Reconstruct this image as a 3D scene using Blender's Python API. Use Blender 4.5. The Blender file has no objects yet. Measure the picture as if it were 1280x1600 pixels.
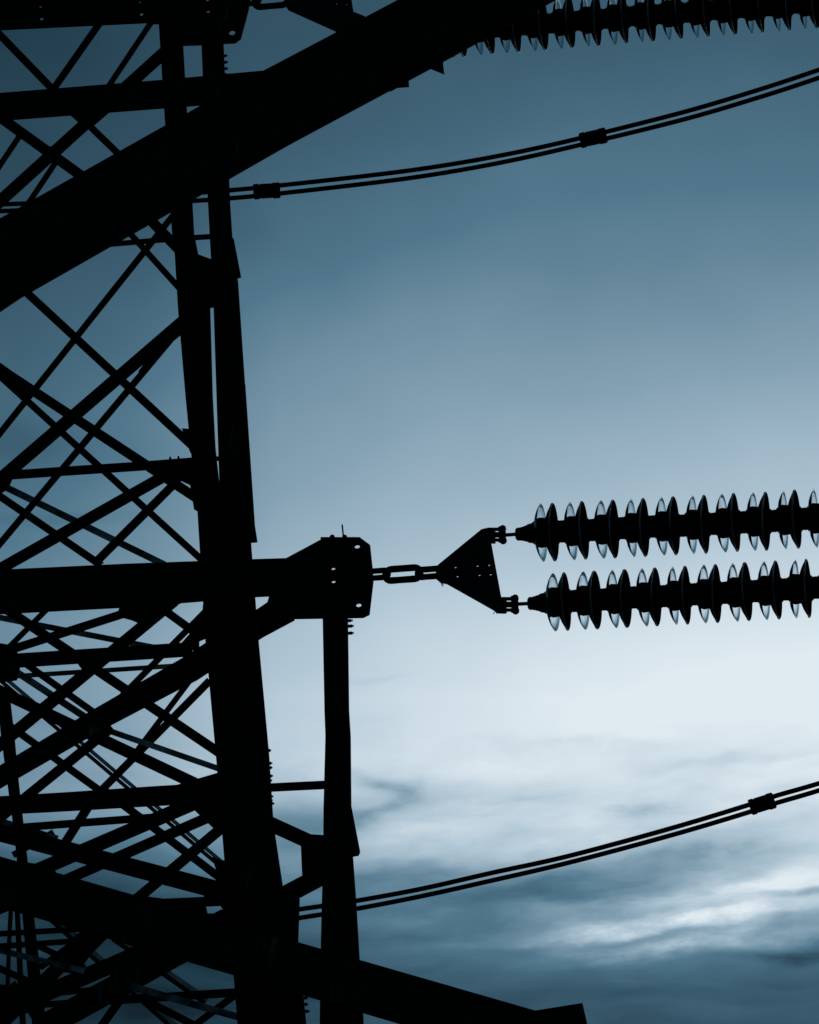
import bpy, bmesh, math, random
from mathutils import Vector, Matrix
random.seed(7)
S = bpy.context.scene
COL = S.collection
rad = math.radians

# ------------------------------------------------------------------ camera
PITCH = rad(25.0)
FPX = 9300.0                      # focal length in photo pixels (1280 x 1600)
CAM = Vector((0, 0, 1.6))
R_ = Vector((1, 0, 0))
F_ = Vector((0, math.cos(PITCH), math.sin(PITCH)))
U_ = Vector((0, -math.sin(PITCH), math.cos(PITCH)))
cd = bpy.data.cameras.new('camera')
cam = bpy.data.objects.new('camera', cd)
COL.objects.link(cam)
cam.location = CAM
cam.rotation_euler = (math.pi / 2 + PITCH, 0, 0)
cd.sensor_fit = 'VERTICAL'
cd.sensor_height = 24.0
cd.lens = 24.0 * FPX / 1600.0
cd.clip_start = 0.1
cd.clip_end = 20000
S.camera = cam
S.render.engine = 'CYCLES'
S.render.resolution_x, S.render.resolution_y = 819, 1024
S.view_settings.view_transform = 'Standard'
S.view_settings.look = 'None'
S.view_settings.exposure = 0
S.view_settings.gamma = 1
S.cycles.max_bounces = 16
S.cycles.transmission_bounces = 14
S.cycles.transparent_max_bounces = 16

# ------------------------------------------------------------------ world: dusk sky with streaked cloud
SUN_EL, SUN_AZ = rad(9.0), rad(62.0)
W = bpy.data.worlds.new('World'); S.world = W; W.use_nodes = True
nt = W.node_tree
for n in list(nt.nodes): nt.nodes.remove(n)
def N(t, **kw):
    n = nt.nodes.new(t)
    for k, v in kw.items(): setattr(n, k, v)
    return n
def val(x, sock):
    if isinstance(x, (int, float)): sock.default_value = x
    else: nt.links.new(x, sock)
def M(op, a, b=0.0, c=0.0, clamp=False):
    n = N('ShaderNodeMath', operation=op, use_clamp=clamp)
    val(a, n.inputs[0]); val(b, n.inputs[1]); val(c, n.inputs[2])
    return n.outputs[0]
def add(*a):
    r = a[0]
    for x in a[1:]: r = M('ADD', r, x)
    return r
def mul(*a):
    r = a[0]
    for x in a[1:]: r = M('MULTIPLY', r, x)
    return r
def sub(a, b): return M('SUBTRACT', a, b)
def smooth(x, lo, hi, a=0.0, b=1.0):
    n = N('ShaderNodeMapRange', interpolation_type='SMOOTHSTEP')
    val(x, n.inputs[0])
    for i, v in enumerate((lo, hi, a, b)): n.inputs[1 + i].default_value = v
    return n.outputs[0]
def curve(x, pts, lo, hi):
    """scalar curve through (x, y) points, x in [lo, hi], y in [0, 1]"""
    n = N('ShaderNodeFloatCurve')
    t = M('DIVIDE', sub(x, lo), hi - lo)
    val(t, n.inputs['Value'])
    c = n.mapping.curves[0]
    pp = [((a - lo) / (hi - lo), b) for a, b in pts]
    while len(c.points) < len(pp): c.points.new(0.5, 0.5)
    for p, q in zip(c.points, pp): p.location = q
    n.mapping.use_clip = False
    n.mapping.update()
    return n.outputs[0]
def noise(vec, scale, detail=4, rough=.5, dist=0.0):
    n = N('ShaderNodeTexNoise'); n.inputs['Scale'].default_value = scale
    n.inputs['Detail'].default_value = detail; n.inputs['Roughness'].default_value = rough
    n.inputs['Distortion'].default_value = dist
    nt.links.new(vec, n.inputs['Vector'])
    return n.outputs['Fac']
def comb(x, y, z=0.0):
    n = N('ShaderNodeCombineXYZ'); val(x, n.inputs[0]); val(y, n.inputs[1]); val(z, n.inputs[2])
    return n.outputs[0]
tc = N('ShaderNodeTexCoord')
sep = N('ShaderNodeSeparateXYZ'); nt.links.new(tc.outputs['Generated'], sep.inputs[0])
dx, dy, dz = sep.outputs
EL = mul(M('ARCSINE', dz), 180 / math.pi)
AZ = mul(M('ARCTAN2', dx, dy), 180 / math.pi)
def el_of(y): return 25 + math.degrees(math.atan((800 - y) / FPX))
def az_of(x, y=900): return math.degrees(math.atan2((x - 640) / FPX, math.cos(PITCH) - math.sin(PITCH) * (800 - y) / FPX))
# wind-sheared coordinates: long in azimuth, thin in elevation, wobbling slowly
warp = noise(comb(mul(AZ, .30), mul(EL, .5), 3.1), 1.0, 3)
warp2 = noise(comb(mul(AZ, .75), mul(EL, 2.0), 6.4), 1.0, 4, .55)
ELw = add(EL, mul(sub(warp, .5), .7), mul(sub(warp2, .5), .34), mul(AZ, -0.045))
def blob(x, y, rx, ry, k=0.0):
    """soft elongated patch of cloud centred on one direction of the sky (degrees from photo px)"""
    cx, cy = az_of(x, y), el_of(y)
    rx, ry = rx / 150.0, ry / 162.0
    a = M('DIVIDE', sub(AZ, cx), rx)
    b = M('DIVIDE', sub(sub(ELw, cy), mul(sub(AZ, cx), k)), ry)
    r2 = add(mul(a, a), mul(b, b))
    return M('EXPONENT', mul(r2, -1.0))
ypts = [(0, .255), (100, .285), (200, .325), (300, .375), (400, .435), (500, .51), (600, .59), (700, .66), (800, .73),
        (900, .815), (1000, .90), (1100, .955), (1180, .945), (1260, .89), (1340, .76), (1420, .53), (1500, .32), (1600, .21)]
cp = [(-90, .0), (-5, .03), (5, .05), (15, .12)] + sorted((el_of(y), v) for y, v in ypts) + [(33, .21), (45, .19), (70, .17), (90, .16)]
base = curve(EL, cp, -90, 90)
azg = curve(AZ, [(-180, .11), (-120, .12), (-60, .15), (-12, .30), (az_of(0), .355), (az_of(250), .52), (az_of(450), .68), (az_of(640), .77), (az_of(900), .83),
                 (az_of(1280), .88), (9, .92), (25, .95), (45, .8), (110, .3), (150, .14), (180, .11)], -180, 180)
s = mul(base, add(azg, .17))
st1 = noise(comb(mul(AZ, .28), mul(ELw, 1.5), 1.7), 1.0, 5, .5, 0)
st2 = noise(comb(mul(AZ, .9), mul(ELw, 4.0), 8.2), 1.0, 4, .5, 0)
lowmask = mul(smooth(EL, el_of(1040), el_of(1280)), 1.0)
hazem = smooth(EL, el_of(1300), el_of(200), .45, 1.0)
s = add(s, mul(sub(st1, .5), .34, lowmask), mul(sub(st2, .5), .13, lowmask))
soft = noise(comb(mul(AZ, .5), mul(EL, .6), 5.5), 1.0, 3, .5)
s = add(s, mul(sub(soft, .5), .085))
frag = noise(comb(mul(AZ, 1.5), mul(add(EL, mul(AZ, -.08)), 3.6), 4.4), 1.0, 6, .6)
fragk = M('MAXIMUM', add(mul(sub(frag, .5), 3.2), .85), 0.0)
wisp = noise(comb(mul(AZ, .9), mul(add(ELw, mul(AZ, -.05)), 5.0), 2.2), 1.0, 6, .6)
mott = noise(comb(mul(AZ, .8), mul(add(ELw, mul(AZ, -.06)), 2.2), 7.7), 1.0, 6, .58)
s = add(s, mul(sub(wisp, .5), .50, blob(1080, 1455, 280, 70, .02)), mul(sub(wisp, .5), .20, blob(700, 1380, 330, 60, .0)),
        mul(sub(mott, .5), .34, blob(850, 1300, 700, 150, 0)))
solid = [(606, 1229, 46, 13, -.36, -.06), (632, 1250, 24, 18, .4, -.05), (470, 1285, 90, 34, 0, -.24), (640, 1365, 150, 18, .0, -.15), (850, 1398, 250, 26, .03, -.25), (700, 1450, 360, 34, 0, -.12),
         (1160, 1448, 210, 42, .05, .27), (1290, 1390, 120, 40, 0, .14), (1130, 1080, 300, 120, 0, .05), (1230, 1325, 120, 14, .03, -.06),
         (150, 1400, 330, 100, 0, -.22), (270, 1560, 260, 60, 0, -.05),
         (40, 690, 130, 60, 0, -.08), (90, 800, 120, 12, 0, -.05), (250, 640, 90, 40, 0, .02), (810, 280, 60, 40, 0, .02), (750, 380, 200, 90, .3, .015), (330, 330, 200, 60, -.2, -.015)]
broken = [(600, 1228, 46, 12, -.34, -.16), (634, 1250, 26, 18, .4, -.14), (575, 1275, 70, 10, .15, -.08), (590, 1060, 50, 6, 0, -.05), (900, 1182, 120, 12, 0, -.11), (560, 1285, 60, 14, .2, -.09),
          (1000, 1283, 75, 14, -.03, -.19), (1090, 1364, 130, 16, .03, -.18), (1050, 1470, 210, 19, .03, .34), (1080, 1506, 160, 13, .03, .30), (1180, 1418, 120, 16, .04, .22),
          (970, 1490, 130, 7, .02, -.18), (1000, 1524, 120, 8, .02, .10), (1250, 1440, 60, 9, 0, -.22), (1240, 1524, 120, 11, .03, -.11), (930, 1330, 170, 14, .06, .10), (620, 1310, 90, 14, .08, .10),
          (1150, 1205, 130, 10, .06, -.08), (760, 1255, 120, 12, .05, -.05), (1230, 1260, 90, 12, .05, -.05)]
for b_ in solid: s = add(s, mul(blob(*b_[:5]), b_[5]))
for b_ in broken: s = add(s, mul(blob(*b_[:5]), b_[5], fragk))
def lin(h):
    c = [int(h[i:i + 2], 16) / 255 for i in (1, 3, 5)]
    return tuple(v / 12.92 if v <= .04045 else ((v + .055) / 1.055) ** 2.4 for v in c) + (1,)
ramp = N('ShaderNodeValToRGB'); val(s, ramp.inputs[0])
cr = ramp.color_ramp
stops = [(0, '#0a161d'), (.12, '#1f3a48'), (.25, '#38586b'), (.40, '#52778c'), (.60, '#84a1b3'), (.80, '#b3c8d6'), (1.0, '#dfeaf1')]
while len(cr.elements) < len(stops): cr.elements.new(.5)
for e, (p, h) in zip(cr.elements, stops): e.position = p; e.color = lin(h)
sky = N('ShaderNodeTexSky'); sky.sky_type = 'NISHITA'; sky.sun_disc = False
sky.sun_elevation = SUN_EL; sky.sun_rotation = SUN_AZ
mixs = N('ShaderNodeMix', data_type='RGBA', blend_type='ADD'); mixs.inputs['Factor'].default_value = 0.0004
nt.links.new(ramp.outputs[0], mixs.inputs['A']); nt.links.new(sky.outputs[0], mixs.inputs['B'])
bg = N('ShaderNodeBackground'); bg.inputs['Strength'].default_value = 1.0
nt.links.new(mixs.outputs['Result'], bg.inputs[0])
out = N('ShaderNodeOutputWorld'); nt.links.new(bg.outputs[0], out.inputs[0])

# ------------------------------------------------------------------ sun (low, behind cloud, from ahead on the right)
sd = bpy.data.lights.new('sun', 'SUN'); sd.energy = 0.12; sd.angle = rad(12); sd.color = (.86, .94, 1.0)
so = bpy.data.objects.new('sun', sd); COL.objects.link(so)
sv = Vector((math.sin(SUN_AZ) * math.cos(SUN_EL), math.cos(SUN_AZ) * math.cos(SUN_EL), math.sin(SUN_EL)))
so.rotation_euler = sv.to_track_quat('Z', 'Y').to_euler()
so.location = (0, 0, 40)

# ------------------------------------------------------------------ materials
def mat(name, c0, c1, rough=.6, metal=0.0, scale=6.0, bump=.15, lo=.35, hi=.68, highlight=None, **kw):
    m = bpy.data.materials.new(name); m.use_nodes = True
    t = m.node_tree; b = t.nodes['Principled BSDF']
    tcn = t.nodes.new('ShaderNodeTexCoord')
    nz = t.nodes.new('ShaderNodeTexNoise'); nz.inputs['Scale'].default_value = scale
    nz.inputs['Detail'].default_value = 8; nz.inputs['Roughness'].default_value = .65
    t.links.new(tcn.outputs['Object'], nz.inputs['Vector'])
    rp = t.nodes.new('ShaderNodeValToRGB')
    rp.color_ramp.elements[0].position = lo; rp.color_ramp.elements[0].color = (*c0, 1)
    rp.color_ramp.elements[1].position = hi; rp.color_ramp.elements[1].color = (*c1, 1)
    t.links.new(nz.outputs['Fac'], rp.inputs[0]); t.links.new(rp.outputs[0], b.inputs['Base Color'])
    if highlight:      # pale streaks in the base colour, painted as faint highlights on the steel
        mp = t.nodes.new('ShaderNodeMapping'); mp.inputs['Scale'].default_value = (5, 5, 1.1)
        t.links.new(tcn.outputs['Object'], mp.inputs['Vector'])
        n2 = t.nodes.new('ShaderNodeTexNoise'); n2.inputs['Scale'].default_value = 1.0
        n2.inputs['Detail'].default_value = 7; n2.inputs['Roughness'].default_value = .7
        t.links.new(mp.outputs[0], n2.inputs['Vector'])
        mr = t.nodes.new('ShaderNodeMapRange'); mr.inputs[1].default_value = .64; mr.inputs[2].default_value = .76
        t.links.new(n2.outputs['Fac'], mr.inputs[0])
        mx = t.nodes.new('ShaderNodeMix'); mx.data_type = 'RGBA'; mx.inputs['B'].default_value = (*highlight, 1)
        t.links.new(mr.outputs[0], mx.inputs['Factor']); t.links.new(rp.outputs[0], mx.inputs['A'])
        t.links.new(mx.outputs['Result'], b.inputs['Base Color'])
    b.inputs['Roughness'].default_value = rough; b.inputs['Metallic'].default_value = metal
    if bump:
        bp = t.nodes.new('ShaderNodeBump'); bp.inputs['Strength'].default_value = bump; bp.inputs['Distance'].default_value = .01
        t.links.new(nz.outputs['Fac'], bp.inputs['Height']); t.links.new(bp.outputs[0], b.inputs['Normal'])
    for k, v in kw.items(): b.inputs[k].default_value = v
    return m
STEEL = mat('dark_weathered_steel', (.006, .007, .008), (.016, .016, .015), .85, scale=9, highlight=(.33, .36, .37), **{'Specular IOR Level': .12})
STEEL_LIT = mat('steel_lit_tone', (.015, .017, .018), (.60, .63, .64), .6, scale=5, lo=.42, hi=.64, **{'Specular IOR Level': .3})  # pale patches in the colour imitate dim light on braces
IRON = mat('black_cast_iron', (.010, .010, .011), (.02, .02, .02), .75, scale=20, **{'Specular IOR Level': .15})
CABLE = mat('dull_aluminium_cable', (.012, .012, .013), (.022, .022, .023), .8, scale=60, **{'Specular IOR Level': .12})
GLASS = mat('toughened_glass', (.98, .99, 1.0), (.99, 1.0, 1.0), .02, scale=5, bump=.02, **{'Transmission Weight': 1.0, 'IOR': 1.17})
PORC = mat('dark_glazed_glass', (.003, .004, .005), (.006, .008, .009), .5, scale=5, bump=.02, **{'IOR': 1.5, 'Specular IOR Level': 0.0})
RIM = mat('glossy_rim_streak', (.04, .045, .05), (.62, .66, .7), .10, scale=5, bump=.02, **{'IOR': 1.5})  # whitish base colour paints the light streak along the disc edge
STEEL_LIT_FAR = mat('steel_lit_tone_far', (.55, .58, .6), (.78, .8, .81), .55, scale=14, **{'Specular IOR Level': .3})  # palest tone, painting the light on the farthest braces
GROUND = mat('dark_field_grass', (.02, .03, .015), (.05, .05, .03), .95, scale=.4)

# ------------------------------------------------------------------ geometry helpers
YAW = rad(10)
BACK = Vector((math.sin(YAW), math.cos(YAW), 0))      # horizontal, away from the camera
ALONG = Vector((math.cos(YAW), -math.sin(YAW), 0))    # along the face of the tower / the line
KX, KY = 0.00057, 0.0018
def P(x, y, d): return CAM + d * ((x - 640) / FPX * R_ + (800 - y) / FPX * U_ + F_)
def D(x, y, d0): return d0 + KX * (640 - x) + KY * (900 - y)      # leaning face of the tower
def Q(x, y, d0): return P(x, y, D(x, y, d0))
PX = 30.0 / FPX
def empty(name, loc, rot=None):
    o = bpy.data.objects.new(name, None); COL.objects.link(o); o.location = loc
    if rot is not None: o.rotation_euler = rot
    return o
def tag(o, label, cat, group=None, kind=None):
    o['label'] = label
    if cat: o['category'] = cat
    if group: o['group'] = group
    if kind: o['kind'] = kind
    return o
def obj(name, bm, m, parent=None, local=False, smooth=False):
    me = bpy.data.meshes.new(name)
    bmesh.ops.recalc_face_normals(bm, faces=bm.faces)
    if smooth:
        for f in bm.faces: f.smooth = True
    bm.to_mesh(me); bm.free()
    me.materials.append(m)
    o = bpy.data.objects.new(name, me); COL.objects.link(o)
    if parent:
        o.parent = parent
        if not local:   # geometry given in world space, thing sits at an unrotated empty
            me.transform(Matrix.Translation(-Vector(parent.location)))
    return o
def extrude_loop(bm, front, back):
    vf = [bm.verts.new(p) for p in front]; vb = [bm.verts.new(p) for p in back]
    n = len(vf)
    bm.faces.new(vf); bm.faces.new(vb[::-1])
    for i in range(n):
        j = (i + 1) % n
        bm.faces.new((vf[j], vf[i], vb[i], vb[j]))
def circle(cx, cy, rx, ry=None, n=14):
    ry = ry or rx
    return [(cx + rx * math.cos(2 * math.pi * k / n), cy + ry * math.sin(2 * math.pi * k / n)) for k in range(n)]
def plate_bm(pts, d0, t=.014, holes=(), bm=None):
    """steel plate of real thickness with drilled holes"""
    bm = bm or bmesh.new()
    tmp = bmesh.new()
    edges = []
    for loop in [pts] + list(holes):
        vs = [tmp.verts.new(Q(x, y, d0)) for x, y in loop]
        for i in range(len(vs)): edges.append(tmp.edges.new((vs[i], vs[(i + 1) % len(vs)])))
    bmesh.ops.triangle_fill(tmp, use_beauty=True, use_dissolve=False, edges=edges)
    tmp.faces.ensure_lookup_table()
    vm = {}
    bnd = [e for e in tmp.edges if len(e.link_faces) == 1]
    for v in tmp.verts: vm[v] = (bm.verts.new(v.co), bm.verts.new(v.co + BACK * t))
    for f in tmp.faces:
        bm.faces.new([vm[v][0] for v in f.verts]); bm.faces.new([vm[v][1] for v in reversed(f.verts)])
    for e in bnd:
        a, b = e.verts
        bm.faces.new((vm[a][0], vm[b][0], vm[b][1], vm[a][1]))
    tmp.free()
    return bm
jit = [0]
def angle_bm(pl, d0, back=None, side=1, t=None, bm=None, bands=None):
    """rolled steel angle: one leg in the face of the tower, the other turned away from the camera.
    pl = [(x, y, w px)...]; side=+1 keeps the turned leg on the upper / left edge"""
    bm = bm or bmesh.new()
    jit[0] = (jit[0] + 1) % 17
    d0 = d0 + jit[0] * .0031
    n = len(pl)
    A, B = [], []
    gx, gy = pl[-1][0] - pl[0][0], pl[-1][1] - pl[0][1]
    gl = math.hypot(gx, gy); ref = (-gy / gl, gx / gl)
    if abs(gx) < .3 * abs(gy):
        if ref[0] < 0: ref = (-ref[0], -ref[1])          # near-vertical member: A is its right edge
    elif ref[1] > 0: ref = (-ref[0], -ref[1])            # otherwise A is its upper edge
    for i, (x, y, w) in enumerate(pl):
        x0, y0, _ = pl[max(0, i - 1)]; x1, y1, _ = pl[min(n - 1, i + 1)]
        tx, ty = x1 - x0, y1 - y0
        l = math.hypot(tx, ty); px, py = -ty / l, tx / l
        if px * ref[0] + py * ref[1] < 0: px, py = -px, -py
        A.append((x + px * w / 2, y + py * w / 2)); B.append((x - px * w / 2, y - py * w / 2))
    wm = max(p[2] for p in pl) * PX
    t = t or min(.016, max(.005, wm * .12))
    back = back if back is not None else wm * .62
    a = [Q(*p, d0) for p in A]; b = [Q(*p, d0) for p in B]
    extrude_loop(bm, a + b[::-1], [v + BACK * t for v in a + b[::-1]])
    if back > 0:
        e, f = (a, b) if side > 0 else (b, a)
        e2 = [v + (u - v) .normalized() * t * .98 - (u - v).normalized() * 0 for u, v in zip(f, e)]
        ring = []
        lo = [v + BACK * (t * .9) for v in e]; li = [v + BACK * (t * .9) for v in e2]
        ho = [v + BACK * back for v in e]; hi = [v + BACK * back for v in e2]
        vs = [[bm.verts.new(p) for p in row] for row in (lo, li, hi, ho)]
        for i in range(n - 1):
            for k in range(4):
                m_ = (k + 1) % 4
                bm.faces.new((vs[k][i], vs[k][i + 1], vs[m_][i + 1], vs[m_][i]))
        bm.faces.new([vs[k][0] for k in range(4)]); bm.faces.new([vs[k][-1] for k in (3, 2, 1, 0)])
    return bm
def tube_bm(pts, r, n=12, closed=False, bm=None, twist=0.0):
    bm = bm or bmesh.new()
    pts = [Vector(p) for p in pts]; m = len(pts)
    rings = []; up = None
    for i, p in enumerate(pts):
        t = (pts[(i + 1) % m] - pts[i - 1]) if closed else (pts[min(m - 1, i + 1)] - pts[max(0, i - 1)])
        t.normalize()
        if up is None:
            up = t.orthogonal().normalized()
        up = (up - t * up.dot(t)).normalized(); sd_ = t.cross(up)
        rr = r[i] if isinstance(r, (list, tuple)) else r
        rings.append([bm.verts.new(p + (up * math.cos(2 * math.pi * k / n) + sd_ * math.sin(2 * math.pi * k / n)) * rr) for k in range(n)])
    for i in range(m if closed else m - 1):
        a, b = rings[i], rings[(i + 1) % m]
        for k in range(n): bm.faces.new((a[k], a[(k + 1) % n], b[(k + 1) % n], b[k]))
    if not closed: bm.faces.new(rings[0][::-1]); bm.faces.new(rings[-1])
    return bm
def lathe_bm(prof, n=40, bm=None, closed=False, cap=True):
    """revolve (axial, radius) pairs about local +X"""
    bm = bm or bmesh.new(); rings = []
    for a, r in prof:
        rings.append([bm.verts.new((a, r * math.cos(2 * math.pi * k / n), r * math.sin(2 * math.pi * k / n))) for k in range(n)])
    m = len(rings)
    for i in range(m if closed else m - 1):
        a, b = rings[i], rings[(i + 1) % m]
        for k in range(n): bm.faces.new((a[k], a[(k + 1) % n], b[(k + 1) % n], b[k]))
    if cap and not closed: bm.faces.new(rings[0][::-1]); bm.faces.new(rings[-1])
    return bm
def catmull(pts, k=10):
    out_ = []
    p = [pts[0]] + list(pts) + [pts[-1]]
    for i in range(1, len(p) - 2):
        for j in range(k):
            t = j / k; a, b, c, d = (Vector(q) for q in p[i - 1:i + 3])
            out_.append(.5 * ((2 * b) + (c - a) * t + (2 * a - 5 * b + 4 * c - d) * t * t + (3 * b - a - 3 * c + d) * t ** 3))
    out_.append(Vector(pts[-1])); return out_

# ------------------------------------------------------------------ ground (one sheet to the horizon, below the frame)
bm = bmesh.new()
rr = [0, 15, 40, 100, 300, 900, 3000, 9000]; rings = []
for r in rr[1:]:
    rings.append([bm.verts.new((r * math.cos(a * math.pi / 24), r * math.sin(a * math.pi / 24) + 15, (random.uniform(-.15, .05) if r > 60 else 0) * r / 200)) for a in range(48)])
c0 = bm.verts.new((0, 15, 0))
for k in range(48):
    bm.faces.new((c0, rings[0][k], rings[0][(k + 1) % 48]))
    for a, b in zip(rings, rings[1:]): bm.faces.new((a[k], b[k], b[(k + 1) % 48], a[(k + 1) % 48]))
g = obj('ground', bm, GROUND); g['kind'] = 'structure'; g['label'] = 'dark grassy ground under the tower'

# ------------------------------------------------------------------ the tower
base_pt = Q(300, 900, 31.5); base_pt.z = 0
T = tag(empty('lattice_tower', base_pt), 'black steel lattice pylon with crossed braces filling the left of the view', 'pylon')
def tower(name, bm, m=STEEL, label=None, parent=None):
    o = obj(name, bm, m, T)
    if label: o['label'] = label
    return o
def to_ground(bm, x, y, w, d0, lean):
    """carry a leg on down to its footing as a plain angle"""
    p = Q(x, y, d0 + .01); q = Vector((p.x + lean[0], p.y + lean[1], 0))
    a = w * PX / 2
    for ex, ey in (((-a, a), (0, .016)), ((-a, -a + .016), (0, a * 1.3))):
        ring0 = [(ex[0], ey[0]), (ex[1], ey[0]), (ex[1], ey[1]), (ex[0], ey[1])]
        extrude_loop(bm, [p + ALONG * u + BACK * v for u, v in ring0], [q + ALONG * u + BACK * v for u, v in ring0])
# --- legs
bm = angle_bm([(260, -60, 36), (286, 366, 34), (291, 396, 36), (303, 480, 50), (311, 620, 42), (317, 700, 38.5), (327, 790, 38), (343, 1000, 44), (362, 1198, 46), (398, 1610, 52)], 30.45, back=.10, side=-1)
to_ground(bm, 398, 1605, 52, 30.45, (2.0, -1.5)); tower('tower_leg', bm)
bm = angle_bm([(331.5, 60, 34), (342, 316, 34), (347, 400, 35), (352, 440, 39), (362, 640, 46), (367, 790, 46), (368, 850, 48), (366, 990, 73), (380, 1180, 80), (390, 1290, 74), (404, 1390, 76),
               (420, 1480, 92), (428, 1610, 102)], 30.2, back=.12, side=-1)
to_ground(bm, 428, 1605, 100, 30.2, (2.0, -1.5)); tower('tower_leg', bm)
bm = angle_bm([(523.5, 955, 39), (526, 1110, 38), (528, 1150, 39), (527, 1262, 43), (528, 1337, 46), (529.5, 1406, 53), (531, 1490, 60), (534, 1610, 69)], 30.03, back=.10, side=-1)
to_ground(bm, 534, 1605, 68, 30.03, (.6, -1.2)); tower('tower_leg', bm)
bm = angle_bm([(5, 1085, 20), (12, 1150, 21), (20, 1220, 18), (30, 1300, 16), (45, 1440, 18), (62, 1610, 22)], 33.6, back=.06, side=-1)
to_ground(bm, 62, 1605, 22, 33.6, (-.5, 1.5)); tower('tower_leg', bm)
tower('tower_leg', angle_bm([(26, 1410, 7), (33, 1560, 9), (36, 1610, 9)], 34.6, back=.02))
tower('tower_leg', angle_bm([(17, 1410, 6), (14, 1470, 6), (9, 1610, 6)], 35.4, back=.02))

# --- crossarm chords and big beams
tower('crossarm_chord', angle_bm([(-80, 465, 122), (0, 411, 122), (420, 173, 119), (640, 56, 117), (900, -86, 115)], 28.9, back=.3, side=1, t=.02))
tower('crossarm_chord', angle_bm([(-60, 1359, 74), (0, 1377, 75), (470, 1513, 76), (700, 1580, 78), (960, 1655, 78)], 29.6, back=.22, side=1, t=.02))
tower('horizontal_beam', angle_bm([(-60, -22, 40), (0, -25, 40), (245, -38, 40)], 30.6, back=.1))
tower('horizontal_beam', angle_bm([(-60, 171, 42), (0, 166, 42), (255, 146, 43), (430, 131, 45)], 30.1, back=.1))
tower('horizontal_beam', angle_bm([(-60, 927, 68), (0, 924, 68), (200, 914, 67), (395, 902.5, 58), (460, 900, 57)], 29.95, back=.12, side=1))
tower('horizontal_beam', angle_bm([(-60, 1261, 28), (0, 1258, 28), (114, 1251.5, 29), (230, 1244, 30), (350, 1237, 31)], 30.6, back=.07))
tower('horizontal_beam', angle_bm([(-60, 748, 14), (0, 743, 14), (100, 736, 14), (220, 728, 14), (322, 719, 12)], 30.75, back=.035))
tower('horizontal_beam', angle_bm([(316, 718, 7), (345, 716, 7)], 30.7, back=0))
tower('horizontal_beam', angle_bm([(418, 1230.5, 13), (510, 1226, 13)], 30.2, back=.03))
tower('horizontal_beam', angle_bm([(170, 381.5, 8), (272, 373, 8), (335, 369, 8)], 30.9, back=.015))

# --- end plates of the arms, with drilled holes
plate = [(400, 874), (447, 872), (501, 843), (501, 839), (562, 839), (578, 851), (582, 889), (583, 908), (577, 959), (567, 964), (504, 965), (448, 966), (420, 983), (414, 953), (421, 930), (400, 930)]
tower('end_plate', plate_bm(plate, 29.9, .016, [circle(520.6, 888, 3.4, 2.4), circle(521, 908.4, 3.4, 2.4), circle(558, 853.5, 4.6, 3.4), circle(560.4, 945, 4.6, 3.4)]))
tower('stay_pin', tube_bm([Q(537, 842, 29.9), Q(536.2, 834, 29.9), Q(534.8, 820, 29.9)], .0042))
for x, y, r in ((519, 838.5, 4.2), (538.5, 838.5, 4)):
    tower('bolt', tube_bm([Q(x, y, 29.88), Q(x, y, 29.88) + BACK * .03], r * PX, 6))
plate = [(236, -60), (398, -60), (388, 14), (376, 59), (367, 66), (345, 67), (312, 69), (283, 70), (280, 36), (236, 36)]
tower('end_plate', plate_bm(plate, 30.15, .016, [circle(325, 17.5, 3.0, 2.4), circle(324, -1, 3, 2.4), circle(362.5, 50.5, 5.2, 4.4)]))
plate = [(-60, 49), (-60, -30), (0, -34), (238, -44), (238, 34.5), (0, 46)]
tower('gusset_plate', plate_bm(plate, 30.5, .012, [circle(65, 29, 3, 2.6), circle(221, 22, 3, 2.6), circle(63, 10, 2.2, 1.8), circle(219, 3, 2, 1.6)]))
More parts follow.
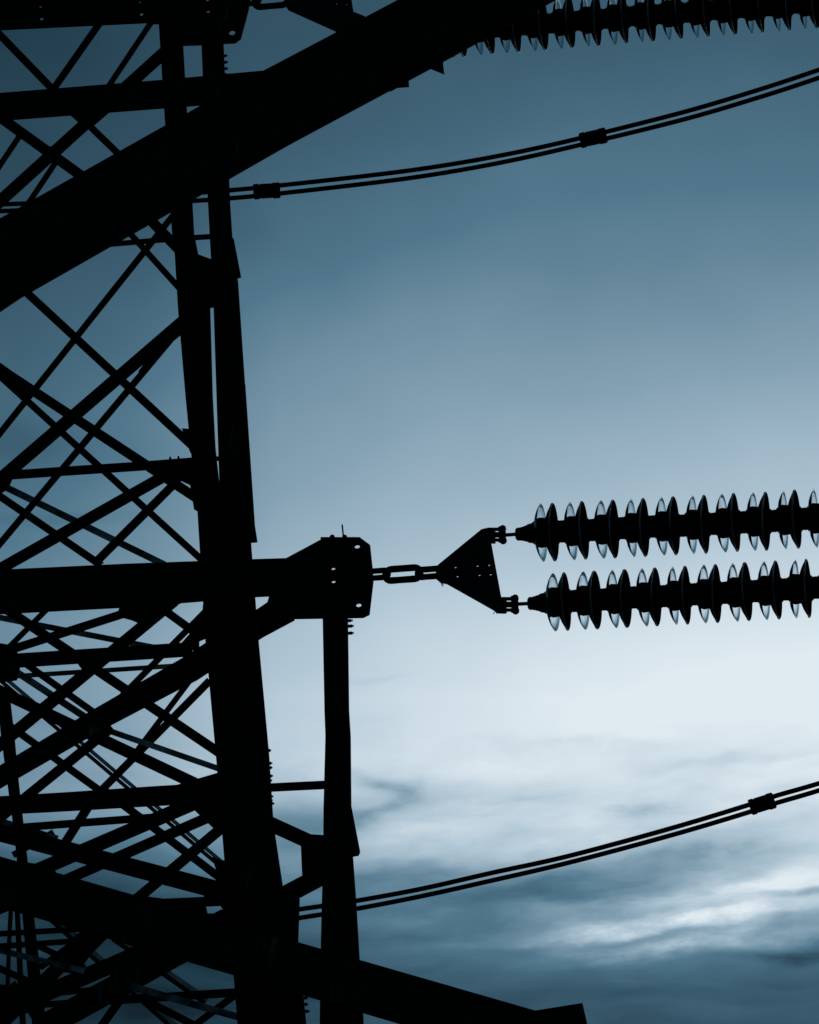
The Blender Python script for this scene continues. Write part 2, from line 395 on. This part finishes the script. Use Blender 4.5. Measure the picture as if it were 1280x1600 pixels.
# --- gussets, splices
for name, pts, d0 in [
    ('splice_plate', [(352, 368), (365, 372), (376.5, 432), (371, 434), (352, 436)], 30.12),
    ('splice_plate', [(372, 600), (383, 600), (398, 820), (402, 846), (392, 847), (372, 848)], 30.12),
    ('splice_plate', [(535, 1255), (549, 1260), (562.5, 1330), (560, 1336), (551, 1337.5), (535, 1338)], 29.95),
    ('gusset_plate', [(296, 396), (309, 397), (331, 405), (352, 420), (352, 480), (334, 479), (328, 480), (296, 484)], 30.3),
    ('gusset_plate', [(481, 1303), (512, 1305), (512, 1388), (503, 1383), (472, 1366), (470, 1318)], 30.14),
    ('gusset_plate', [(400, 1385), (440, 1383), (452, 1390), (468, 1404), (465.5, 1475), (400, 1480)], 30.0),
    ('gusset_plate', [(284, 669), (296, 670), (318, 668), (330, 713), (315, 711.5), (312, 707), (297, 706.5)], 30.7),
    ('gusset_plate', [(222, 727), (316, 713), (334, 735), (334, 800), (312, 800), (303, 795), (297, 757), (284, 751), (268, 749), (252, 737)], 30.68),
    ('gusset_plate', [(-30, 733), (12, 738), (20, 745), (12, 763), (-30, 790)], 30.9),
    ('gusset_plate', [(317, 945), (338, 945), (338, 990), (311, 1001), (311, 1013), (298, 1016), (284, 1004), (300, 986), (316, 963)], 30.9),
    ('gusset_plate', [(128, 1022), (150, 1022), (157, 1036), (150, 1052), (133, 1052), (122, 1038)], 33.3),
    ('gusset_plate', [(-30, 1000), (20, 1008), (34, 1030), (26, 1062), (-30, 1070)], 33.3),
    ('gusset_plate', [(270, 1228), (348, 1205), (356, 1300), (336, 1296), (300, 1262), (270, 1258)], 30.5),
    ('gusset_plate', [(330, 1338), (345, 1344), (372, 1344), (380, 1440), (350, 1424), (343, 1413), (322, 1412), (318, 1398), (340, 1376), (338, 1360)], 30.48),
    ('gusset_plate', [(226, 1400), (300, 1410), (322, 1417), (324, 1427), (334, 1427), (345, 1421), (372, 1421), (372, 1470), (226, 1450)], 30.52),
    ('gusset_plate', [(216, 580), (262, 521), (290, 496), (290, 516), (264, 537), (223, 589)], 31.0),
    ('gusset_plate', [(-30, 546), (0, 566), (42, 596), (46, 618), (36, 621), (0, 593), (-30, 568)], 31.4),
    ('gusset_plate', [(-30, 1330), (20, 1345), (80, 1352), (95, 1372), (60, 1395), (-30, 1395)], 30.9),
    ('gusset_plate', [(118, 1460), (150, 1445), (170, 1462), (142, 1490), (120, 1520), (92, 1518)], 31.5),
    ('gusset_plate', [(-30, 1535), (22, 1540), (60, 1530), (88, 1540), (60, 1575), (20, 1590), (-30, 1600)], 31.6),
    ('gusset_plate', [(106, 176), (174, 171), (150, 192), (136, 202), (124, 192)], 30.9),
    ('gusset_plate', [(66, 233), (80, 228), (96, 243), (88, 252), (76, 250)], 31.2),
    ('gusset_plate', [(190, 940), (300, 932), (264, 951), (250, 958), (226, 977), (205, 968), (182, 962)], 30.95),
    ('gusset_plate', [(596, 130), (604, 140), (610, 141.5), (620, 136), (639, 134.5), (638, 122), (630, 110)], 28.92),
    ('gusset_plate', [(655, 96), (669, 105), (694, 115), (692, 98), (693, 88), (680, 80)], 28.92),
    ('gusset_plate', [(800, 1590), (835, 1579), (910, 1567), (918, 1602), (922, 1640), (800, 1640)], 29.5),
]:
    tower(name, plate_bm(pts, d0, .012))
# --- bolts that stand proud of the legs
for x, y, w, d0 in [(350, 83, 8, 30.3), (351, 93, 8, 30.3), (351, 103, 8, 30.3), (350, 112, 8, 30.3),
                    (547, 974.5, 9, 30.1), (547, 985.5, 9, 30.1), (545, 966, 10, 30.1),
                    (419, 1169, 6, 30.3), (420, 1189, 8, 30.3), (421, 1196, 6, 30.3), (421, 1209, 8, 30.3), (421, 1216, 5, 30.3), (422, 1241, 7, 30.3), (423, 1252, 8, 30.3), (422, 1247, 5, 30.3),
                    (476, 1556, 7, 30.3), (477, 1566, 6, 30.3), (478, 1577, 9, 30.3)]:
    bm = bmesh.new()
    p = Q(x, y, d0) + BACK * .03; a = ALONG * (w * .5 * PX)
    tube_bm([p - a * 2.4, p + a * .45], 2.6 * PX, 6, bm=bm)
    tube_bm([p - a * .3, p + a * .98], 1.5 * PX, 8, bm=bm)
    tower('step_bolt', bm)
for x, y in ((266, 716.5), (279, 715.5), (303, 713.5)):
    p = Q(x, y + 3, 30.74); tower('step_bolt', tube_bm([p, p + Vector((0, 0, .022))], [.009, .004], 6))

# --- braces   (x0, y0, x1, y1, width px, depth, material, back flange)
F1, F2, B1, B2, FAR = 30.9, 31.3, 33.2, 33.7, 35.2
BR = [
 # upper left panel
 (-40, 13, 82, 139, 11, B1), (157, 34, 82, 141, 10, B1), (238, 32, 166, 140, 8, B2), (256, 82, -30, 341, 17, F1),
 (-40, 154, 128, 275, 15, F2), (34, 207, -30, 303, 8, B1), (118, 175, 190, 245, 10, B1), (92, 246, 40, 324, 8, B2),
 (192, 352, 282, 452, 9, B1), (228, 336, 278, 388, 15, F1),
 # main panel
 (285, 318, -40, 727, 9, B1), (30, 446, 303, 699, 12, F2), (286, 502, -40, 783, 18, F1), (286, 507, -40, 897, 9.5, B1),
 (-40, 550, 327, 791, 14, F2), (-40, 551, 318, 877, 10, B1), (277, 732, -40, 911, 16, F1), (274, 754, 148, 880, 12, B1),
 (-40, 748, 158, 883, 11, B2),
 # lower panels
 (245, 942, -40, 1033, 12, F2), (272, 938, -40, 1196, 17, F1), (236, 938, 306, 989, 12, B1), (328, 948, 188, 1090, 9, B1),
 (6, 949, 346, 1178, 14, F2), (86, 939, 5, 1020, 8, B2), (25, 1026, 165, 1126, 10, B2), (-40, 1061, 328, 1235, 17, F1),
 (305, 1052, 214, 1173, 8, B2), (328, 1063, 160, 1233, 11, B1), (175, 1136, -40, 1310, 14, F2), (-40, 1094, 160, 1238, 11, B1),
 (152, 1238, 92, 1332, 13, B1), (163, 1235, 350, 1376, 12, B1), (350, 1234, -40, 1402, 20, F1), (350, 1266, -40, 1437, 15, F2), (354, 1287, 196, 1419, 15, F1),
 (-40, 1290, 355, 1394, 25, F2), (226, 1413, 356, 1407, 14, F1), (15, 1294, 265, 1275, 11, B1), (-40, 1036, 300, 1014, 20, F2),
 (10, 1308, 90, 1332, 9, B2), (20, 1336, 84, 1300, 9, B2),
 (440, 1401, 506, 1366, 26, 30.2), (416, 1284, 484, 1315, 21, 30.2),
 # bottom
 (-40, 1461, 155, 1450, 8, B1), (-40, 1481, 135, 1469, 8, B1), (168, 1437, -30, 1629, 20, F2), (330, 1441, -40, 1599, 23, F1),
 (330, 1459, 60, 1608, 34, F2), (170, 1563, 378, 1550, 12, F2), (372, 1551, 300, 1605, 10, B1), (228, 1563, 330, 1615, 11, B1),
 (200, 1545, 150, 1615, 12, B1), (60, 1478, 132, 1512, 9, B1), (-30, 1500, 60, 1540, 10, B1), (20, 1535, 66, 1610, 9, B2),
 (120, 1470, 62, 1512, 9, B1), (84, 1552, 190, 1542, 8, B2), (30, 1572, 120, 1566, 9, B2),
]
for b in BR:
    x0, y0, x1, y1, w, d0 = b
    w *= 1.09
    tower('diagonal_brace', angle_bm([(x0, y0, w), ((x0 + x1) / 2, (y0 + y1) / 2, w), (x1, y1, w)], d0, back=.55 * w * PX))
# thick diagonal stay from the arm tip down through the leg
tower('diagonal_brace', angle_bm([(448, 948, 46), (400, 977, 40), (297, 1044, 40), (150, 1125, 33), (0, 1213, 30), (-50, 1242, 30)], 30.3, back=.08))
# braces whose paler colour stands in for light on their faces
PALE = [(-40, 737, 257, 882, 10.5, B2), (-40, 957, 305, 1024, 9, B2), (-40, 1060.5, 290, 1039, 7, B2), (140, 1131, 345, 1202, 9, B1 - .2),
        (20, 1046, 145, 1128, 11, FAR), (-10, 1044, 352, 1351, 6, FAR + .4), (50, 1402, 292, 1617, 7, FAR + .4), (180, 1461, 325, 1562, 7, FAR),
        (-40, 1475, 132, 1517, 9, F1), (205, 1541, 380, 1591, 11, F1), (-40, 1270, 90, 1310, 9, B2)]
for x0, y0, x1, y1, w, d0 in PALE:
    o = tower('diagonal_brace', angle_bm([(x0, y0, w), ((x0 + x1) / 2, (y0 + y1) / 2, w), (x1, y1, w)], d0, back=.3 * w * PX), STEEL_LIT_FAR if d0 >= FAR and x0 != 20 else STEEL_LIT)
    o['label'] = 'brace coloured paler to look lit'
for x0, y0, x1, y1, w, d0 in [(-15, 1050, 347, 1356, 6, FAR + .37), (44, 1406, 286, 1621, 7, FAR + .37), (176, 1467, 320, 1567, 7, FAR - .03)]:  # dark twin bars drawn as the shaded side of the pale braces
    tower('diagonal_brace', angle_bm([(x0, y0, w), ((x0 + x1) / 2, (y0 + y1) / 2, w), (x1, y1, w)], d0, back=.3 * w * PX))

# ------------------------------------------------------------------ chain links, yokes and insulator strings
def stadium(cx, cy, d0, hx, hy, r, yawx=0.0, roll=0.0):
    """closed oval link: hx, hy half sizes (px) of the centre line"""
    u = ALONG.copy(); v = Vector((0, 0, 1))
    v = (v * math.cos(roll) + BACK * math.sin(roll))
    s_ = d0 / FPX
    c = P(cx, cy, d0); pts = []
    for sgn in (1, -1):
        for k in range(9):
            a = -math.pi / 2 + math.pi * k / 8
            pts.append(c + u * s_ * (sgn * (hx - hy) + sgn * hy * math.cos(a)) + v * s_ * (sgn * hy * math.sin(a)) * 1.1)
    return tube_bm(pts, r * s_ * 1.3, 14, closed=True)
def chain(spec, labels, group):
    for (cx, cy, d0, hx, hy, r, roll, nm), lab in zip(spec, labels):
        root = empty(nm, P(cx, cy, d0))
        tag(root, lab, 'shackle' if nm == 'shackle' else 'chain link', group)
        obj('bow' if nm == 'shackle' else 'ring', stadium(cx, cy, d0, hx, hy, r, roll=roll), IRON, root, smooth=True)
        if nm == 'shackle':
            x = cx - hx + 4 if cx < 620 and d0 < 31 else cx + hx - 6
            p = P(x, cy, d0)
            obj('pin', tube_bm([p - BACK * .03, p + BACK * .03], 3.2 * PX, 8), IRON, root)
chain([(588, 897.5, 29.93, 19, 5.4, 3.6, 0, 'shackle'), (629.5, 897, 29.93, 27.5, 8.8, 4.3, 0, 'chain_link'), (672.5, 895, 29.93, 20, 5.8, 3.9, 0, 'shackle')],
      ['black shackle joining the arm plate with the rod on top to the chain link', 'long oval black chain link between the two shackles beside the middle arm plate', 'black shackle joining the oval chain link to the drilled triangular plate'],
      'links between tower arms and yoke plates')
DT = 31.45
chain([(424, 1.5, DT, 26, 8.2, 4, 0, 'chain_link'), (390, 1, DT, 15, 5, 3.4, 0, 'shackle')],
      ['oval chain link at the top edge beside the upper arm plate', 'small shackle bolted to the upper arm plate at the top edge'], 'links between tower arms and yoke plates')

def pplate(pts, d, t, holes=()):
    """plate facing the line, single depth"""
    return plate_bm(pts, d, t, holes)
def yoke(outline, holes, d, clevises, label, pins=()):
    root = empty('yoke_plate', Q(outline[0][0], outline[0][1], d))
    tag(root, label, 'yoke plate', 'triangular yoke plates')
    obj('plate', plate_bm(outline, d, .018, holes), IRON, root)
    for (x, y, L, h) in clevises:
        bm = bmesh.new()
        for a, b in ((-.5, -.27), (-.18, .2), (.28, .5)):
            plate_bm([(x - 6, y + a * h), (x + L, y + a * h), (x + L, y + b * h), (x - 6, y + b * h)], d - .012, .006, bm=bm)
        plate_bm([(x - 8, y - .5 * h), (x + 4, y - .5 * h), (x + 4, y + .5 * h), (x - 8, y + .5 * h)], d - .010, .03, bm=bm)
        obj('clevis', bm, IRON, root)
        bm = bmesh.new()
        p = Q(x + L + 3.5, y - .62 * h, d); q = Q(x + L + 4.5, y + .66 * h, d)
        prof = [(0, 2.6), (.06, 4.4), (.2, 5.0), (.26, 4.2), (.72, 4.2), (.8, 5.2), (.93, 4.8), (1, 2.8)]
        tube_bm([p.lerp(q, t) for t, _ in prof], [r * 1.15 * PX for _, r in prof], 10, bm=bm)
        p = Q(x + L - 1, y - .55 * h, d); q = Q(x + L, y + .58 * h, d)
        tube_bm([p.lerp(q, t) for t in (0, .08, .22, .26, .76, .8, .94, 1)], [r * PX for r in (2.2, 3.6, 3.6, 2.4, 2.4, 3.8, 3.8, 2)], 10, bm=bm)
        obj('clevis_bolt', bm, IRON, root)
    for (x, y, dx_, dy_) in pins:
        bm = tube_bm([Q(x, y, d), Q(x + dx_, y + dy_, d)], .0022, 6)
        obj('cotter_pin', bm, IRON, root)
    return root
hl = [circle(x, y, 2.2, 1.7, 10) for x, y in ((711.6, 885.7), (746, 883.6), (764, 882.4), (714.6, 900), (749, 898), (766.5, 897))]
yoke([(681, 886), (686, 881), (752, 827), (758, 825.2), (772, 824.5), (772, 846), (767, 846.5), (783, 933), (790, 933), (790, 955.5), (777, 956.5), (769, 951), (698, 911), (687, 908.5), (681, 903)],
     hl, 29.93, [(769, 835, 13, 21.5), (786.5, 944, 15, 22.5)], 'black triangular yoke plate with six drilled holes spreading the two middle insulator strings',
     [(689, 909, 2.5, 7.5), (690.5, 910, 2.5, 4.5), (774, 955, -3, 4.5), (775, 955, 1.5, 4)])
hl = [circle(x, y, 2.2, 1.8, 10) for x, y in ((541, 6), (526, 5))]
yoke([(446, -30), (446, 8), (450, 14), (527, 48.5), (540, 50), (560, 50), (570, 25), (552, 18), (549, 0), (546, -30)], hl, DT - 1.55,
     [(556, 40, 13, 20)], 'dark triangular yoke plate partly hidden behind the wide sloping arm at the top')

# insulator unit, built once
def px(v): return v * PX
capm = lathe_bm([(px(a), px(r)) for a, r in ((-14, 17.5), (-13, 19.0), (-11, 20.5), (-8, 22.5), (-4, 24), (4, 23), (14, 21), (20, 21), (24, 19.5), (25.5, 17.3), (32.2, 17.6), (32.8, 17.5))], 28)
ha = [(-10.5, 17), (-10.0, 24), (-8.4, 32), (-5.4, 39), (-1.9, 44.6), (-1.3, 45.5), (-1.25, 45.2), (-3.7, 38.8), (-6.7, 31.6), (-8.3, 24), (-8.8, 17)]
glassm = lathe_bm([(px(a), px(r)) for a, r in ha], 56, closed=True)
hb = [(5.0, 17), (6.5, 25), (9.5, 33), (13.2, 40), (16.6, 45.0), (17.6, 45.6), (18.2, 44.8), (17.4, 40), (19.0, 38), (18.4, 34), (19.8, 32), (19.4, 28), (21.0, 26), (21.0, 17)]
porcm = lathe_bm([(px(a), px(r)) for a, r in hb], 56, closed=True)
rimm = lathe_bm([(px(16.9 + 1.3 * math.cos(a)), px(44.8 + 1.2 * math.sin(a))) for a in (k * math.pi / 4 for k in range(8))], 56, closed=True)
endm = lathe_bm([(px(a), px(r)) for a, r in ((-58, 2.9), (-31, 2.9), (-30.9, 8.0), (-29.5, 9.8), (-26.5, 10.6), (-26, 10.0), (-20, 11.2), (-12, 13.6), (-11.5, 14.6), (-4, 16.0), (-3.5, 17.4), (2, 18))], 28)
DATA = {}
for nm, b, m, sm in (('cap', capm, IRON, True), ('glass_shed', glassm, GLASS, True), ('dark_shed', porcm, PORC, True), ('rim', rimm, RIM, True), ('end_fitting', endm, IRON, False)):
    me = bpy.data.meshes.new(nm); bmesh.ops.recalc_face_normals(b, faces=b.faces)
    for f in b.faces: f.smooth = sm
    b.to_mesh(me); b.free(); me.materials.append(m); DATA[nm] = me
def string(x0, y0, d0, x1, y1, d1, pitch_px, n, label):
    a, b = P(x0, y0, d0), P(x1, y1, d1)
    dirv = (b - a).normalized()
    root = empty('insulator_string', a)
    root.rotation_mode = 'QUATERNION'; root.rotation_quaternion = dirv.to_track_quat('X', 'Z')
    tag(root, label, 'insulator', 'glass insulator strings')
    sc = 1.0
    step = (P(x0 + pitch_px, y0, d0) - P(x0, y0, d0)).length / (dirv.x if dirv.x else 1)
    def put(nm, off, roll=0.0):
        o = bpy.data.objects.new(nm, DATA[nm]); COL.objects.link(o); o.parent = root
        o.location = (off, 0, 0); o.rotation_euler = (roll, random.uniform(-.028, .028), random.uniform(-.028, .028))
        return o
    put('end_fitting', -px(12))
    for i in range(n):
        off = i * step
        put('cap', off); put('glass_shed', off, random.uniform(0, 6)); dk = put('dark_shed', off, random.uniform(0, 6))
        rm = bpy.data.objects.new('rim', DATA['rim']); COL.objects.link(rm); rm.parent = dk
    return root
def dz_(n): return n
string(848.5, 832.2, 29.93, 1263, 810.5, 29.93 - .27, 46.8, 13, 'upper of the two glass disc insulator strings on the middle triangular plate')
string(867.5, 941, 29.93, 1260, 919.5, 29.93 - .25, 46.6, 13, 'lower of the two glass disc insulator strings on the middle triangular plate')
string(624, 55.0, 33.0, 1262, 4.0, 32.6, 41.8, 19, 'glass disc insulator string running along the top edge behind the sloping arm')

# ------------------------------------------------------------------ jumper cables: twin conductors with spacers
def jumper(lines, spacers, r, d, label):
    root = empty('jumper_cable', P(lines[0][0][0], lines[0][0][1], d(lines[0][0][0])))
    tag(root, label, 'cable', 'twin jumper cables')
    for k, l in enumerate(lines):
        pts = catmull([P(x, y, d(x) + k * .012) for x, y in l], 12)
        bm = tube_bm(pts, r, 10)
        obj('conductor', bm, CABLE, root, smooth=True)
    for (x, y, ang, w, h) in spacers:
        dd = d(x)
        c = P(x, y, dd); u = R_ * math.cos(ang) + U_ * math.sin(ang); v = -R_ * math.sin(ang) + U_ * math.cos(ang)
        s_ = dd / FPX
        bm = bmesh.new()
        for (a0, a1, hh, dp, oy) in ((-.5, -.27, .98, .028, .0), (-.28, .22, .93, .025, .2), (.20, .5, 1.0, .028, .0)):
            pts = []
            q = [(a0 * w, -hh * h / 2 + 1.5 + oy), (a0 * w + 1.5, -hh * h / 2 + oy), (a1 * w - 1.5, -hh * h / 2 + oy), (a1 * w, -hh * h / 2 + 1.5 + oy),
                 (a1 * w, hh * h / 2 - 1.5 + oy), (a1 * w - 1.5, hh * h / 2 + oy), (a0 * w + 1.5, hh * h / 2 + oy), (a0 * w, hh * h / 2 - 1.5 + oy)]
            extrude_loop(bm, [c + s_ * (u * m + v * n_) - F_ * dp for m, n_ in q], [c + s_ * (u * m + v * n_) + F_ * dp for m, n_ in q])
        obj('spacer', bm, IRON, root)
    return root
c1u = [(-60, 322), (0, 319.5), (150, 313), (300, 302), (358, 297.5), (440, 289.5), (600, 271.5), (700, 257.5), (800, 239.5), (906, 216), (1065, 176), (1180, 142), (1280, 109), (1400, 66)]
c1l = [(-60, 332.5), (0, 330), (150, 323), (300, 314), (358, 310), (440, 302), (600, 283.5), (700, 269), (800, 250.5), (906, 226.5), (1065, 187.5), (1180, 154), (1280, 121.5), (1400, 79)]
jumper([c1u, c1l], [(417, 298.5, rad(3.5), 42, 24), (927, 215.5, rad(12.5), 42, 24)], 3.8 * PX, lambda x: 31.2 - .0006 * x, 'upper pair of sagging jumper cables with two clamps, starting at the tower leg')
c2u = [(440, 1425), (470, 1420.5), (557, 1407.5), (660, 1388.5), (768, 1364), (868, 1342.5), (965, 1317.5), (1072, 1287.5), (1172, 1257), (1214, 1243), (1280, 1224), (1400, 1186)]
c2l = [(440, 1439), (470, 1434), (557, 1420), (660, 1400), (768, 1376), (868, 1353), (965, 1328), (1072, 1298.5), (1172, 1268.5), (1214, 1254.5), (1280, 1235), (1400, 1196)]
jumper([c2u, c2l], [(1191, 1256, rad(17.5), 40, 25)], 3.9 * PX, lambda x: 30.7 - .0006 * x, 'lower pair of jumper cables with one clamp, rising to the right across the cloud')
